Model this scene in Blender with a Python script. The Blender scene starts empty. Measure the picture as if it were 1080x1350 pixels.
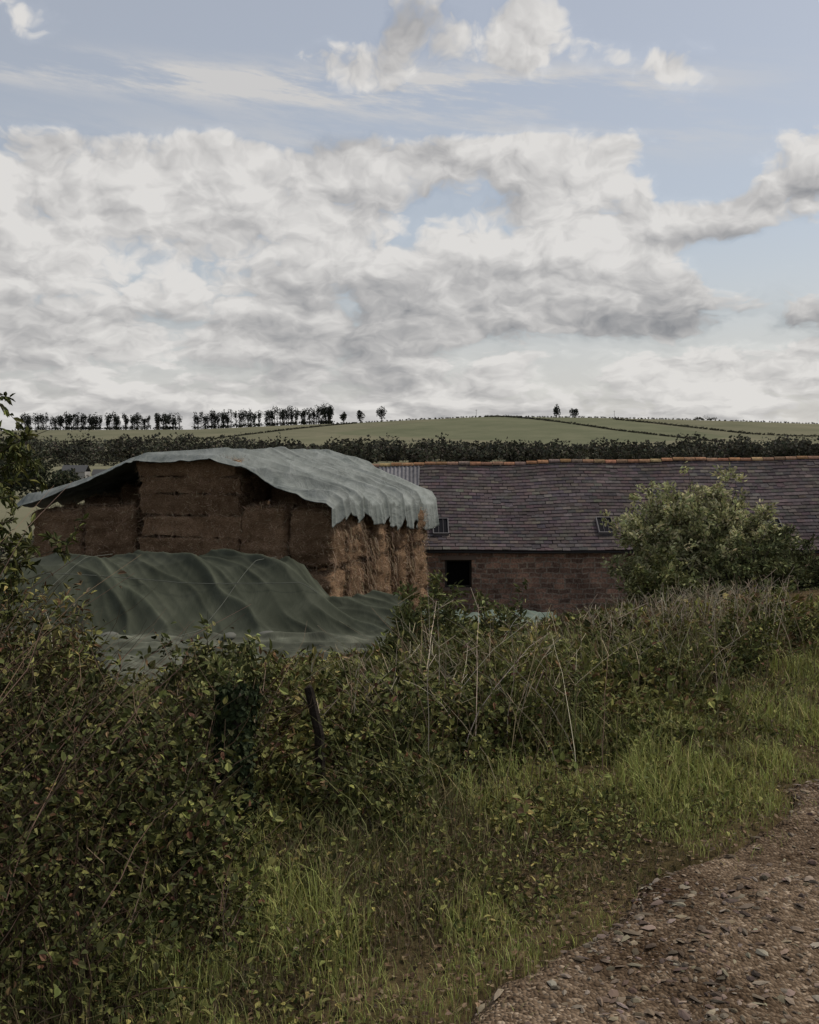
import bpy, math, numpy as np
from mathutils import Vector
rng=np.random.default_rng(7)
sc=bpy.context.scene
EYE=1.7; F=1500.0; HOR=600.0
# ------------------------------------------------------------------ helpers
def sstep(x,a,b):
    t=np.clip((x-a)/(b-a),0,1); return t*t*(3-2*t)
def _h(ix,iy,seed):
    n=(ix.astype(np.int64)*374761393+iy.astype(np.int64)*668265263+seed*1442695041)&0x7fffffff
    n=((n^(n>>13))*1274126177)&0x7fffffff
    n=(n^(n>>16))&0xffff
    return n/65535.0
def vn(x,y,seed=0):
    x=np.asarray(x,float);y=np.asarray(y,float)
    x,y=np.broadcast_arrays(x,y)
    ix=np.floor(x);iy=np.floor(y);fx=x-ix;fy=y-iy
    fx=fx*fx*(3-2*fx);fy=fy*fy*(3-2*fy)
    a=_h(ix,iy,seed);b=_h(ix+1,iy,seed);c=_h(ix,iy+1,seed);d=_h(ix+1,iy+1,seed)
    return (a*(1-fx)+b*fx)*(1-fy)+(c*(1-fx)+d*fx)*fy
def fbm(x,y,seed=0,o=4):
    s=0;a=.5;t=0
    for i in range(o):
        s=s+a*vn(np.asarray(x)*2**i,np.asarray(y)*2**i,seed+i*17);t+=a;a*=.5
    return s/t
def nrm(v):
    return v/np.maximum(np.linalg.norm(v,axis=-1,keepdims=True),1e-9)
def make_mesh(name,parts,mat,parent=None,smooth=False):
    vs=[];cols=[];loops=[];starts=[];totals=[];off=0;ls=0
    for v,f,c in parts:
        if len(v)==0: continue
        vs.append(v)
        cols.append(np.ones((len(v),3))*.5 if c is None else c)
        f=np.asarray(f)
        loops.append((f+off).ravel()); k=f.shape[1]
        starts.append(ls+np.arange(len(f))*k); totals.append(np.full(len(f),k))
        ls+=f.size; off+=len(v)
    V=np.concatenate(vs).astype(np.float32);Cc=np.concatenate(cols)
    L=np.concatenate(loops).astype(np.int32);St=np.concatenate(starts).astype(np.int32);T=np.concatenate(totals).astype(np.int32)
    me=bpy.data.meshes.new(name)
    me.vertices.add(len(V));me.vertices.foreach_set('co',V.ravel())
    me.loops.add(len(L));me.loops.foreach_set('vertex_index',L)
    me.polygons.add(len(St));me.polygons.foreach_set('loop_start',St);me.polygons.foreach_set('loop_total',T)
    me.polygons.foreach_set('use_smooth',np.full(len(St),bool(smooth)))
    at=me.color_attributes.new('Col','FLOAT_COLOR','POINT')
    at.data.foreach_set('color',np.concatenate([Cc,np.ones((len(Cc),1))],1).astype(np.float32).ravel())
    me.update(calc_edges=True)
    me.materials.append(mat)
    ob=bpy.data.objects.new(name,me);sc.collection.objects.link(ob)
    if parent: ob.parent=parent
    return ob
def empty(name):
    e=bpy.data.objects.new(name,None);sc.collection.objects.link(e);return e
def grid_faces(nu,nv):
    i=np.arange(nu-1)[:,None]*nv+np.arange(nv-1)[None,:]
    i=i.ravel(); return np.stack([i,i+nv,i+nv+1,i+1],1)
def leaves(P,d,n,L,W,col,fold=.12):
    N=len(P);L=np.broadcast_to(L,(N,))[:,None];W=np.broadcast_to(W,(N,))[:,None]
    d=nrm(d);s=nrm(np.cross(d,n));nn=np.cross(s,d)
    b=P;t=P+d*L-nn*L*.18
    r1=P+d*L*.3+s*W*.5+nn*W*fold;l1=P+d*L*.3-s*W*.5+nn*W*fold
    r2=P+d*L*.68+s*W*.36+nn*W*fold*.4;l2=P+d*L*.68-s*W*.36+nn*W*fold*.4
    V=np.stack([b,r1,r2,t,l2,l1],1).reshape(-1,3)
    i=np.arange(N)[:,None]*6
    Fc=np.concatenate([i+np.array([[0,1,2,3]]),i+np.array([[0,3,4,5]])],0)
    return V,Fc,np.repeat(col,6,axis=0)
def tubes(P,R,col,k=3):
    S,K,_=P.shape
    T=nrm(np.gradient(P,axis=1))
    ref=np.where(np.abs(T[...,2:3])>.9,np.array([1.,0,0]),np.array([0,0,1.]))
    a=nrm(np.cross(T,ref));b=np.cross(T,a)
    an=np.arange(k)*2*math.pi/k
    V=P[:,:,None,:]+R[:,:,None,None]*(a[:,:,None,:]*np.cos(an)[None,None,:,None]+b[:,:,None,:]*np.sin(an)[None,None,:,None])
    V=V.reshape(-1,3)
    s=np.arange(S)[:,None,None]*K*k;j=np.arange(K-1)[None,:,None]*k;m=np.arange(k)[None,None,:];m2=(m+1)%k
    Fc=np.stack([s+j+m,s+j+m2,s+j+k+m2,s+j+k+m],-1).reshape(-1,4)
    return V,Fc,np.repeat(col,K*k,axis=0)
def box(c,sx,sy,sz,rx=0.0,col=None):
    v=np.array([[x,y,z] for x in(-.5,.5) for y in(-.5,.5) for z in(-.5,.5)])*np.array([sx,sy,sz])
    cr,sr=math.cos(rx),math.sin(rx)
    v=np.stack([v[:,0],v[:,1]*cr-v[:,2]*sr,v[:,1]*sr+v[:,2]*cr],1)+np.array(c)
    f=np.array([[0,1,3,2],[4,6,7,5],[0,4,5,1],[2,3,7,6],[0,2,6,4],[1,5,7,3]])
    return v,f,(None if col is None else np.tile(np.array(col,float),(8,1)))
def pick(cols,N,p=None,var=.25):
    c=np.array(cols)[rng.choice(len(cols),N,p=p)]
    return c*(1+var*(rng.random((N,1))*2-1))*(1+.08*(rng.random((N,3))*2-1))
# ------------------------------------------------------------------ materials
def mat_new(name):
    m=bpy.data.materials.new(name);m.use_nodes=True;nt=m.node_tree
    for n in list(nt.nodes):
        if n.type!='OUTPUT_MATERIAL' : nt.nodes.remove(n)
    return m,nt,nt.nodes['Material Output']
def bsdf(nt,rough=.8,spec=.3):
    b=nt.nodes.new('ShaderNodeBsdfPrincipled');b.inputs['Roughness'].default_value=rough
    b.inputs['Specular IOR Level'].default_value=spec;return b
def attr(nt):
    a=nt.nodes.new('ShaderNodeAttribute');a.attribute_name='Col';return a.outputs['Color']
def noise(nt,scale,detail=4,rough=.55,vec=None,dist=0):
    n=nt.nodes.new('ShaderNodeTexNoise');n.inputs['Scale'].default_value=scale;n.inputs['Detail'].default_value=detail
    n.inputs['Roughness'].default_value=rough;n.inputs['Distortion'].default_value=dist
    if vec is not None: nt.links.new(vec,n.inputs['Vector'])
    return n
def objco(nt,scale=(1,1,1),rot=(0,0,0)):
    t=nt.nodes.new('ShaderNodeTexCoord');m=nt.nodes.new('ShaderNodeMapping')
    m.inputs['Scale'].default_value=scale;m.inputs['Rotation'].default_value=rot
    nt.links.new(t.outputs['Object'],m.inputs['Vector']);return m.outputs['Vector']
def ramp(nt,fac,stops):
    r=nt.nodes.new('ShaderNodeValToRGB');e=r.color_ramp.elements
    while len(e)<len(stops): e.new(.5)
    for i,(p,c) in enumerate(stops): e[i].position=p;e[i].color=(c[0],c[1],c[2],1)
    nt.links.new(fac,r.inputs['Fac']);return r.outputs['Color']
def mixc(nt,a,b,fac,mode='MIX'):
    m=nt.nodes.new('ShaderNodeMix');m.data_type='RGBA';m.blend_type=mode
    for s,v in((m.inputs[0],fac),(m.inputs[6],a),(m.inputs[7],b)):
        if isinstance(v,(int,float)): s.default_value=v
        elif isinstance(v,tuple): s.default_value=(*v,1)
        else: nt.links.new(v,s)
    return m.outputs[2]
def bump(nt,h,dist,b,strength=1):
    n=nt.nodes.new('ShaderNodeBump');n.inputs['Distance'].default_value=dist;n.inputs['Strength'].default_value=strength
    nt.links.new(h,n.inputs['Height']);nt.links.new(n.outputs['Normal'],b.inputs['Normal'])
def attr_mat(name,rough=.85,spec=.2,nscale=None,namt=.5,bumpd=0.0,stretch=(1,1,1),trans=0):
    m,nt,out=mat_new(name);b=bsdf(nt,rough,spec);c=attr(nt)
    if nscale:
        n=noise(nt,nscale,5,.65,objco(nt,stretch))
        g=ramp(nt,n.outputs['Fac'],[(.3,(1-namt,)*3),(.7,(1+namt*.6,)*3)])
        c=mixc(nt,c,g,1.0,'MULTIPLY')
        if bumpd: bump(nt,n.outputs['Fac'],bumpd,b)
    nt.links.new(c,b.inputs['Base Color'])
    if trans:
        t=nt.nodes.new('ShaderNodeBsdfTranslucent');nt.links.new(c,t.inputs['Color']);x=nt.nodes.new('ShaderNodeMixShader');x.inputs[0].default_value=trans
        nt.links.new(b.outputs[0],x.inputs[1]);nt.links.new(t.outputs[0],x.inputs[2]);nt.links.new(x.outputs[0],out.inputs['Surface'])
    else: nt.links.new(b.outputs[0],out.inputs['Surface'])
    return m
M_leaf=attr_mat('leaf',.7,.10); M_grass=attr_mat('grass_blade',.8,.08);M_leaf_t=attr_mat('thin_leaf',.7,.1,trans=.4)
M_far=attr_mat('far_foliage',.9,.0)
M_dry=attr_mat('dry_stalk',.85,.1)
M_bark=attr_mat('bark',.9,.1,30,.5,.01)
# ------------------------------------------------------------------ terrain
P0=np.array([0.09,3.4]);DR=np.array([0.652,0.758]);NR=np.array([-0.758,0.652])
def uu(x,y): return (x-P0[0])*NR[0]+(y-P0[1])*NR[1]
def tt(x,y): return (x-P0[0])*DR[0]+(y-P0[1])*DR[1]
rx_=np.array([-3000,-600,-324,-174,-54,0,66,156,240,324,600,3000.])
rpx=np.array([575,573,568,566,559,554,549,551,555,559,566,570.])
def gz(x,y):
    x=np.asarray(x,float);y=np.asarray(y,float);u=uu(x,y)
    z=-4.2*sstep(u,3.2,13.5)
    z=z+.10*sstep(u,.15,.9)+.12*sstep(u,.8,2.2)-.2*sstep(u,2.4,4)
    z=z+np.where((u>0),.10*(fbm(x*.9,y*.9,3)-.5)*sstep(u,0,1.0),0)
    z=z+.15*sstep(-u,3.6,5)
    zr=(HOR-np.interp(x,rx_,rpx))/F*900
    zr=zr+1.2*(fbm(x*.012,x*0,9)-.5)
    k=np.clip(y,60,900)
    base=np.interp(k,[60,160,300,450,520],[-4.2,-4.2,-3.8,-.8,1.7])
    up=zr*sstep(k,500,930)/ sstep(np.array(900.),500,930)
    zf=base+up-np.clip(y-900,0,1e9)*.03
    zf=zf+.8*(fbm(x*.01,y*.01,5)-.5)*sstep(y,100,300)
    w=sstep(y,50,90)
    return z*(1-w)+zf*w
def axis(lo,hi,step,far,n):
    a=np.arange(lo,hi,step);g=np.geomspace(step,far-hi,n)
    return np.concatenate([(lo-g)[::-1],a,hi+g])
xs=axis(-14,14,.14,2500,90)
ya=np.arange(-6,34,.14);yb=34+np.cumsum(np.geomspace(.15,60,130));yb=yb[yb<3200];yc=-6-np.geomspace(.2,200,25)[::-1]
ys=np.concatenate([yc,ya,yb])
X,Y=np.meshgrid(xs,ys,indexing='ij');Z=gz(X,Y)
uR=uu(X,Y);inroad=(uR<.05)&(uR>-3.6)&(Y<34)
Z=np.where(inroad,Z-.07,Z)
m,nt,out=mat_new('ground');b=bsdf(nt,.95,.0)
geo=nt.nodes.new('ShaderNodeNewGeometry');pos=geo.outputs['Position']
n1=noise(nt,1.3,6,.65,pos);n2=noise(nt,22,4,.7,pos)
near=ramp(nt,n1.outputs['Fac'],[(.35,(.05,.042,.02)),(.52,(.085,.066,.036)),(.68,(.13,.095,.055))])
near=mixc(nt,near,ramp(nt,n2.outputs['Fac'],[(.3,(.5,.5,.5)),(.7,(1.35,1.3,1.2))]),1.0,'MULTIPLY')
vor=nt.nodes.new('ShaderNodeTexVoronoi');vor.inputs['Scale'].default_value=.0062
mp=nt.nodes.new('ShaderNodeMapping');mp.inputs['Scale'].default_value=(1,.55,0);mp.inputs['Location'].default_value=(33,91,0)
nt.links.new(pos,mp.inputs['Vector']);nt.links.new(mp.outputs[0],vor.inputs['Vector'])
sp=nt.nodes.new('ShaderNodeSeparateColor');nt.links.new(vor.outputs['Color'],sp.inputs[0])
far=ramp(nt,sp.outputs[0],[(0,(.158,.158,.105)),(.4,(.195,.186,.125)),(.7,(.15,.158,.10)),(1,(.22,.205,.14))])
n3=noise(nt,.03,6,.7,pos);far=mixc(nt,far,ramp(nt,n3.outputs['Fac'],[(.3,(.75,.78,.75)),(.7,(1.15,1.1,1.1))]),1.0,'MULTIPLY')
sx=nt.nodes.new('ShaderNodeSeparateXYZ');nt.links.new(pos,sx.inputs[0])
mr=nt.nodes.new('ShaderNodeMapRange');mr.inputs[1].default_value=30;mr.inputs[2].default_value=70;nt.links.new(sx.outputs['Y'],mr.inputs[0])
col=mixc(nt,near,far,mr.outputs[0]);nt.links.new(col,b.inputs['Base Color']);bump(nt,n2.outputs['Fac'],.02,b)
nt.links.new(b.outputs[0],out.inputs['Surface']);M_ground=m
make_mesh('ground',[(np.stack([X,Y,Z],-1).reshape(-1,3),grid_faces(*X.shape),None)],M_ground,smooth=True)
# ------------------------------------------------------------------ track (gravel)
def eoff(t): return .34*(fbm(t*1.3,t*0,31)-.5)+.12*(fbm(t*6,t*0,32)-.5)
def road_h(t,u):
    x=P0[0]+DR[0]*t+NR[0]*u;y=P0[1]+DR[1]*t+NR[1]*u
    return .028*(fbm(x*11,y*11,40)-.5)+.018*(fbm(x*34,y*34,43,2)-.5)+.09*(fbm(x*1.4,y*1.4,41)-.5)-.06*np.exp(-((u+1.0)/.35)**2)-.05*np.exp(-((u+2.6)/.35)**2)+.02-.17*sstep(u+eoff(t),-.05,.2)-.16*sstep(-u,3.4,3.6)
tl=np.concatenate([np.arange(-4,7,.02),7+np.cumsum(np.geomspace(.02,1.2,90))]);ul=np.arange(-3.6,0.35,.025)
Tg,Ug=np.meshgrid(tl,ul,indexing='ij')
Xr=P0[0]+DR[0]*Tg+NR[0]*Ug;Yr=P0[1]+DR[1]*Tg+NR[1]*Ug
hr=road_h(Tg,Ug)
m,nt,out=mat_new('gravel');b=bsdf(nt,.95,.06);oc=objco(nt)
v=nt.nodes.new('ShaderNodeTexVoronoi');v.inputs['Scale'].default_value=75;nt.links.new(oc,v.inputs['Vector'])
n=noise(nt,1.7,6,.65,oc)
sp=nt.nodes.new('ShaderNodeSeparateColor');nt.links.new(v.outputs['Color'],sp.inputs[0])
c1=ramp(nt,sp.outputs[0],[(0,(.075,.053,.036)),(.5,(.155,.116,.082)),(.85,(.225,.175,.13)),(1,(.36,.30,.235))])
c1=mixc(nt,c1,ramp(nt,n.outputs['Fac'],[(.36,(.45,.38,.30)),(.62,(1.25,1.18,1.08))]),1.0,'MULTIPLY')
nt.links.new(c1,b.inputs['Base Color']);bump(nt,v.outputs['Distance'],-.012,b)
nt.links.new(b.outputs[0],out.inputs['Surface']);M_gravel=m
track=empty('gravel_track')
make_mesh('track_surface',[(np.stack([Xr,Yr,hr],-1).reshape(-1,3),grid_faces(*Xr.shape),None)],M_gravel,track,True)
N=60000
t=-2+rng.random(N)**1.7*15;u=-3.0+rng.random(N)*3.15
x=P0[0]+DR[0]*t+NR[0]*u;y=P0[1]+DR[1]*t+NR[1]*u
keep=(rng.random(N)<np.clip(fbm(x*1.2,y*1.2,77)*3.4-1.15,.08,1))&(y>2.6);t,u,x,y=t[keep],u[keep],x[keep],y[keep];N=len(t)
s=.004+.019*rng.random(N)**3+.002*(t/6).clip(0);z=road_h(t,u)+s*.1
ico=np.array([[1,.1,.1],[.45,.9,0],[-.5,.8,.1],[-1,0,0],[-.4,-.85,.05],[.55,-.8,0],[.5,.1,.9],[-.4,.25,1],[-.1,-.5,.85]])
icf=np.array([[0,1,6],[1,7,6],[1,2,7],[2,3,7],[3,8,7],[3,4,8],[4,5,8],[5,6,8],[5,0,6],[6,7,8]])
def rocks(x,y,z,s,cc,flat=.3,ti_=.9):
    N=len(x);a=rng.random(N)*6.28;V=ico[None]*(1+.6*(rng.random((N,9,3))-.5))
    V=V*np.stack([s*(.8+.9*rng.random(N)),s*(.45+.45*rng.random(N)),s*(flat*.6+flat*rng.random(N))],1)[:,None,:]
    ti=(rng.random(N)-.5)*ti_;V=np.stack([V[...,0],V[...,1]*np.cos(ti)[:,None]-V[...,2]*np.sin(ti)[:,None],V[...,1]*np.sin(ti)[:,None]+V[...,2]*np.cos(ti)[:,None]],-1)
    V=np.stack([V[...,0]*np.cos(a)[:,None]-V[...,1]*np.sin(a)[:,None],V[...,0]*np.sin(a)[:,None]+V[...,1]*np.cos(a)[:,None],V[...,2]],-1)+np.stack([x,y,z],1)[:,None]
    return (V.reshape(-1,3),(np.arange(N)[:,None,None]*9+icf[None]).reshape(-1,3),np.repeat(cc,9,0))
cc=pick([(.24,.19,.14),(.165,.125,.09),(.31,.26,.205),(.095,.07,.052)],N,[.35,.36,.05,.24])
make_mesh('stones',[rocks(x,y,z,s,cc)],attr_mat('stone',.9,.12),track)
# ------------------------------------------------------------------ vegetation
YT=np.array([[-400,600],[-150,680],[0,738],[70,742],[105,790],[125,874],[200,884],[245,862],[290,812],[325,840],[360,858],[450,858],[520,850],[560,795],[600,816],[700,820],[760,812],[820,800],[930,785],[1000,780],[1080,792],[1300,775.]])
def hmax(x,y):
    px=540+F*x/np.maximum(y,.5);yt=np.interp(px,YT[:,0],YT[:,1])
    return EYE-(yt-HOR)/F*y-gz(x,y)
G_D=(.054,.061,.020);G_M=(.118,.124,.038);G_L=(.20,.197,.062);G_Y=(.27,.235,.08);BR=(.18,.115,.058);RD=(.155,.075,.045)
def stem_paths(base,h,az,lean,K=6,wig=.05):
    S=len(base);t=np.linspace(0,1,K)[None,:]
    out=np.stack([np.cos(az),np.sin(az)],1)
    P=np.zeros((S,K,3))
    r=lean[:,None]*t**1.5
    P[...,0]=base[:,0:1]+out[:,0:1]*r;P[...,1]=base[:,1:2]+out[:,1:2]*r
    P[...,2]=base[:,2:3]+h[:,None]*(t-.15*t**3*(lean/h).clip(0,2)[:,None])
    P[:,1:,:2]+=(rng.random((S,K-1,2))-.5)*wig*h[:,None,None]*t[:,1:,None]
    return P
def along(P,idx,t):
    K=P.shape[1];f=t*(K-1);i=np.clip(f.astype(int),0,K-2);fr=(f-i)[:,None]
    return P[idx,i]*(1-fr)+P[idx,i+1]*fr
def plants(base,H,spread,ns,nl,LL,WW,pal,prob,off=.05,srad=.003,scol=(.105,.08,.045),t0=.15,upb=.3,var=.3,tint=None,wig=.12,tp=.8):
    n=len(base);idx=np.repeat(np.arange(n),ns)
    b=base[idx]+np.concatenate([(rng.random((len(idx),2))-.5)*.12,np.zeros((len(idx),1))],1)
    b[:,2]-=.03
    h=H[idx]*(.45+.55*rng.random(len(idx)));az=rng.random(len(idx))*6.283;lean=spread[idx]*rng.random(len(idx))
    P=stem_paths(b,h,az,lean,6,wig)
    R=srad*(1.15-np.linspace(0,1,6))[None,:]*(.6+.8*rng.random((len(idx),1)))*np.ones((len(idx),6))
    st=tubes(P,R,pick([scol],len(idx)))
    li=np.repeat(np.arange(len(idx)),nl);t=t0+(1-t0)*rng.random(len(li))**tp
    p=along(P,li,t);offv=rng.normal(size=(len(li),3))*off;offv[:,2]*=.6;p=p+offv
    d=nrm(offv)+rng.normal(size=(len(li),3))*.6;d[:,2]+=upb*(rng.random(len(li))-.35)
    nv=rng.normal(size=(len(li),3))*.55;nv[:,2]+=1
    sc_=(.5+.8*rng.random(len(li)));l=LL[idx][li]*sc_;w=WW*l
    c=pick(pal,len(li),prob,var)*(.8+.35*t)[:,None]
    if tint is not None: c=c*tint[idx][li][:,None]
    return st,leaves(p,d,nv,l,w,c)
def sample(N,u0,u1,t0=-5,t1=30,pw=1.0,D0=4.5):
    t=t0+(t1-t0)*rng.random(N);u=u0+(u1-u0)*rng.random(N)
    x=P0[0]+DR[0]*t+NR[0]*u;y=P0[1]+DR[1]*t+NR[1]*u
    D=np.hypot(x,y);px=540+F*x/np.maximum(y,.3)
    k=(rng.random(N)<np.clip((D0/D)**pw,0,1))&(y>1.2)&(px>-500)&(px<1400)&(D>2.4)
    return x[k],y[k]
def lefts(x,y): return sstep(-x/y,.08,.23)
def clearing(x,y):
    f=np.ones(len(x))
    for cx,cy in((-.74,4.75),(-.44,5.3)):
        near=(np.hypot(x-cx,y-cy)<.16);front=(np.abs(x-cx*y/cy)<.13)&(y<cy)&(y>cy-1.0)
        f=np.where(near,.25,np.where(front,.5,f))
    return f
def envelope(x,y,u):
    l=lefts(x,y)
    e=sstep(u,.5,3.0-1.6*l)*(.86)+.15
    n_=fbm(x*1.1,y*1.1,91,3);n2_=vn(x*3.1,y*3.1,92)
    return e*(.40+.80*sstep(n_,.3,.68))*(.66+.48*n2_)
x,y=sample(31000,.5,8.5,-6,34,1.05)
u=uu(x,y);D=np.hypot(x,y);hm=hmax(x,y);l=lefts(x,y)
cap=np.where(u>4.5,1.6,1.15)+.3*l
H=np.minimum(np.clip(hm,0.0,cap)*envelope(x,y,u)*(.65+.5*rng.random(len(x))),hm*1.02)*clearing(x,y)
k=(H>.07)&((u>1.0)|(rng.random(len(x))<.5));x,y,H,u,D,l=x[k],y[k],H[k],u[k],D[k],l[k]
base=np.stack([x,y,gz(x,y)],1)
LL=.030*np.clip(D/4.5,.8,2.3)
species=fbm(x*.75+7,y*.75,55)+.10*(rng.random(len(x))-.5)
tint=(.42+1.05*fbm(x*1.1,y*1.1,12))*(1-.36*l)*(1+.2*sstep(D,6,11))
conds=[species<.43,(species>=.43)&(species<.51),(species>=.51)&(species<.57),species>=.57]
specs=[([G_D,G_M,G_L,RD,BR],[.30,.40,.20,.03,.07],.72,5,12,.5,.003,1.0,.05),
       ([G_M,G_L,G_Y,BR],[.35,.3,.15,.2],.30,6,13,.2,.0025,1.5,.035),
       ([G_L,G_Y,G_M,BR],[.35,.2,.3,.15],.62,5,10,.3,.003,1.25,.05),
       ([BR,(.21,.155,.10),G_M,G_D],[.30,.22,.30,.18],.4,7,8,.35,.0025,1.0,.05)]
parts=[]
for g,(pal,prob,ww,ns,nl,spr,sr,lm,of) in zip(conds,specs):
    if g.sum()==0: continue
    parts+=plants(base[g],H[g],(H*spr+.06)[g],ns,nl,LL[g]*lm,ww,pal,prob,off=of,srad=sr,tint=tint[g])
make_mesh('hedgerow',parts,M_leaf)
print('plants',len(x))
x,y=sample(1700,.65,3.2,-6,.9,.6);k=(x/y<-.14);x,y=x[k],y[k];hm=hmax(x,y);u=uu(x,y)
H=np.clip(hm,.2,1.3)*(.40+.60*sstep(u,.6,1.4))*(.5+.5*rng.random(len(x)))*(.6+.6*fbm(x*1.7,y*1.7,93))*clearing(x,y);base=np.stack([x,y,gz(x,y)],1)
D=np.hypot(x,y)
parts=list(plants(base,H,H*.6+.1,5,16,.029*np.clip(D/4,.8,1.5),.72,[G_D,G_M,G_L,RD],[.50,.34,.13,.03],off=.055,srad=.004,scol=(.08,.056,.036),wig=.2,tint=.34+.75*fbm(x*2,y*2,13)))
n=420;i=rng.integers(0,len(x),n);P=stem_paths(base[i],H[i]*1.2,rng.random(n)*6.28,H[i]*.8,8,.12)
parts.append(tubes(P,.0028*(1.2-np.linspace(0,1,8))[None]*np.ones((n,8)),pick([(.20,.135,.09),(.11,.075,.048)],n)))
make_mesh('bramble_bush',parts,M_leaf)
x,y=sample(2400,1.4,6.5,-4,22,.9);hm=hmax(x,y);k=(hm>.25)&(rng.random(len(x))<.42)&(clearing(x,y)>.9);x,y,hm=x[k],y[k],hm[k]
base=np.stack([x,y,gz(x,y)],1);D=np.hypot(x,y);H=np.minimum(hm*(.92+.32*rng.random(len(x)))*np.clip(uu(x,y)/2.6,.45,1),1.7)
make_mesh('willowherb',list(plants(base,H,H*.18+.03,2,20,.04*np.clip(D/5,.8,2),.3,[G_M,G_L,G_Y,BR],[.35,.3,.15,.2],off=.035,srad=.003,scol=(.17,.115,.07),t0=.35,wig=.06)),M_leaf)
def stalks(name,cx,cy,rx_,ry_,n,h0,h1,lean=.3,col=(.40,.33,.235),over=1.1):
    x=cx+rng.normal(size=n)*rx_;y=cy+rng.normal(size=n)*ry_;b=np.stack([x,y,gz(x,y)],1)
    h=np.clip((h0+(h1-h0)*rng.random(n)),.15,None)*np.clip(hmax(x,y),.2,1.4)*over;P=stem_paths(b,h,rng.random(n)*6.28,lean*h*rng.random(n)*1.6,7,.05)
    R=.0034*(1.1-.8*np.linspace(0,1,7))[None]*np.ones((n,7))*np.clip(np.hypot(x,y)/8,.7,1.5)[:,None]
    parts=[tubes(P,R,pick([col,(.24,.18,.12),(.50,.43,.33)],n))]
    m_=n*3;i=rng.integers(0,n,m_);p=along(P,i,.4+.6*rng.random(m_));d=rng.normal(size=(m_,3));d[:,2]=np.abs(d[:,2])+.4;d=nrm(d)*(.05+.1*rng.random((m_,1)))
    Q=p[:,None]+d[:,None]*np.linspace(0,1,3)[None,:,None];parts.append(tubes(Q,np.full((m_,3),.0016),pick([col],m_)))
    make_mesh(name,parts,M_dry)
stalks('dead_stalks',2.2,8.9,.45,.4,80,.8,1.2,.3)
stalks('dead_stalks',2.6,9.9,.35,.5,60,.9,1.4,.25)
stalks('dead_stalks',1.2,7.8,.9,.6,55,.6,1.1,.5)
stalks('dead_stalks',.25,6.1,.4,.4,55,.7,1.05,.8)
stalks('dead_stalks',-.9,5.9,.7,.4,22,.4,.95,.6,(.2,.15,.1))
stalks('dead_stalks',3.9,11.2,.8,.8,45,.6,1.1,.35)
def grass(x,y,h,w,pal,prob,var=.3,bend=.6):
    n=len(x);b=np.stack([x,y,gz(x,y)-.01],1);az=rng.random(n)*6.283;o=np.stack([np.cos(az),np.sin(az)],1)
    K=4;t=np.linspace(0,1,K)[None];L=(h*bend*rng.random(n))[:,None]*t**2
    P=np.zeros((n,K,3));P[...,:2]=b[:,None,:2]+o[:,None]*L[...,None];P[...,2]=b[:,2:3]+h[:,None]*(t-.25*t**3)
    az2=rng.random(n)*6.283;s=np.stack([np.cos(az2),np.sin(az2),np.zeros(n)],1)[:,None]*(w[:,None]*(1-t*.92))[...,None]*.5
    V=np.stack([P-s,P+s],2).reshape(-1,3)
    i=np.arange(n)[:,None]*K*2;j=np.arange(K-1)[None]*2
    q=(i+j).ravel();Fc=np.stack([q,q+1,q+3,q+2],1)
    return V,Fc,np.repeat(pick(pal,n,prob,var),K*2,0)
def gsamp(N,u0,u1,t0,t1,D0,pw): return sample(N,u0,u1,t0,t1,pw,D0)
parts=[]
x,y=gsamp(240000,-.2,1.3,-3,22,4,1.0);u=uu(x,y);t_=tt(x,y)
ed=u+eoff(t_);k=(rng.random(len(x))<np.clip(1.3-u*.55,.25,1)*np.maximum(sstep(ed,-.02,.12),.10*sstep(u,-.25,0)));x,y,u,t_=x[k],y[k],u[k],t_[k]
D=np.hypot(x,y);cl=fbm(x*2.2,y*2.2,19);h=(.03+.07*rng.random(len(x)))*(.4+1.4*sstep(cl,.3,.7))*(.6+.8*sstep(u,0,.6));w=.0037*np.clip(D/4,.8,2.5)
patch=fbm(x*1.3+5,y*1.3,23)+.05*(rng.random(len(x))-.5)
bias=.04*np.clip(D-3.9,-1.5,4)
gr=(patch+bias>.45)
parts.append(grass(x[gr],y[gr],h[gr],w[gr],[(.42,.44,.14),(.32,.34,.11),(.46,.41,.17),(.28,.22,.12)],[.44,.34,.14,.08]))
gr=~gr;parts.append(grass(x[gr],y[gr],h[gr]*.6,w[gr],[(.20,.195,.075),(.24,.18,.10),(.32,.25,.15),(.12,.09,.06)],[.36,.27,.17,.20]))
x,y=gsamp(150000,.4,4.5,-4,26,4,1.1);cl=fbm(x*1.3,y*1.3,29);k=cl+.15*rng.random(len(x))>.54;x,y=x[k],y[k];D=np.hypot(x,y)
h=np.minimum((.12+.28*rng.random(len(x)))*(.5+sstep(uu(x,y),.3,1.6)),np.maximum(hmax(x,y),.05))*clearing(x,y);w=.0045*np.clip(D/4.5,.8,2.2)
parts.append(grass(x,y,h,w,[(.155,.165,.058),(.21,.215,.085),(.29,.24,.125),(.15,.115,.07)],[.36,.28,.2,.16],bend=.9))
x,y=gsamp(50000,4,16,-6,40,8,1.0);D=np.hypot(x,y);h=.15+.25*rng.random(len(x));w=.012*np.clip(D/8,.8,2.5)
parts.append(grass(x,y,h,w,[(.10,.11,.045),(.15,.145,.065),(.17,.135,.075)],[.4,.35,.25],bend=.9))
make_mesh('verge_grass',parts,M_grass)
x,y=gsamp(40000,-.05,3.0,-3,16,4,1.0);n=len(x);p=np.stack([x,y,gz(x,y)+.012],1);d=rng.normal(size=(n,3));d[:,2]*=.2;nv=rng.normal(size=(n,3))*.3;nv[:,2]+=1
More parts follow.
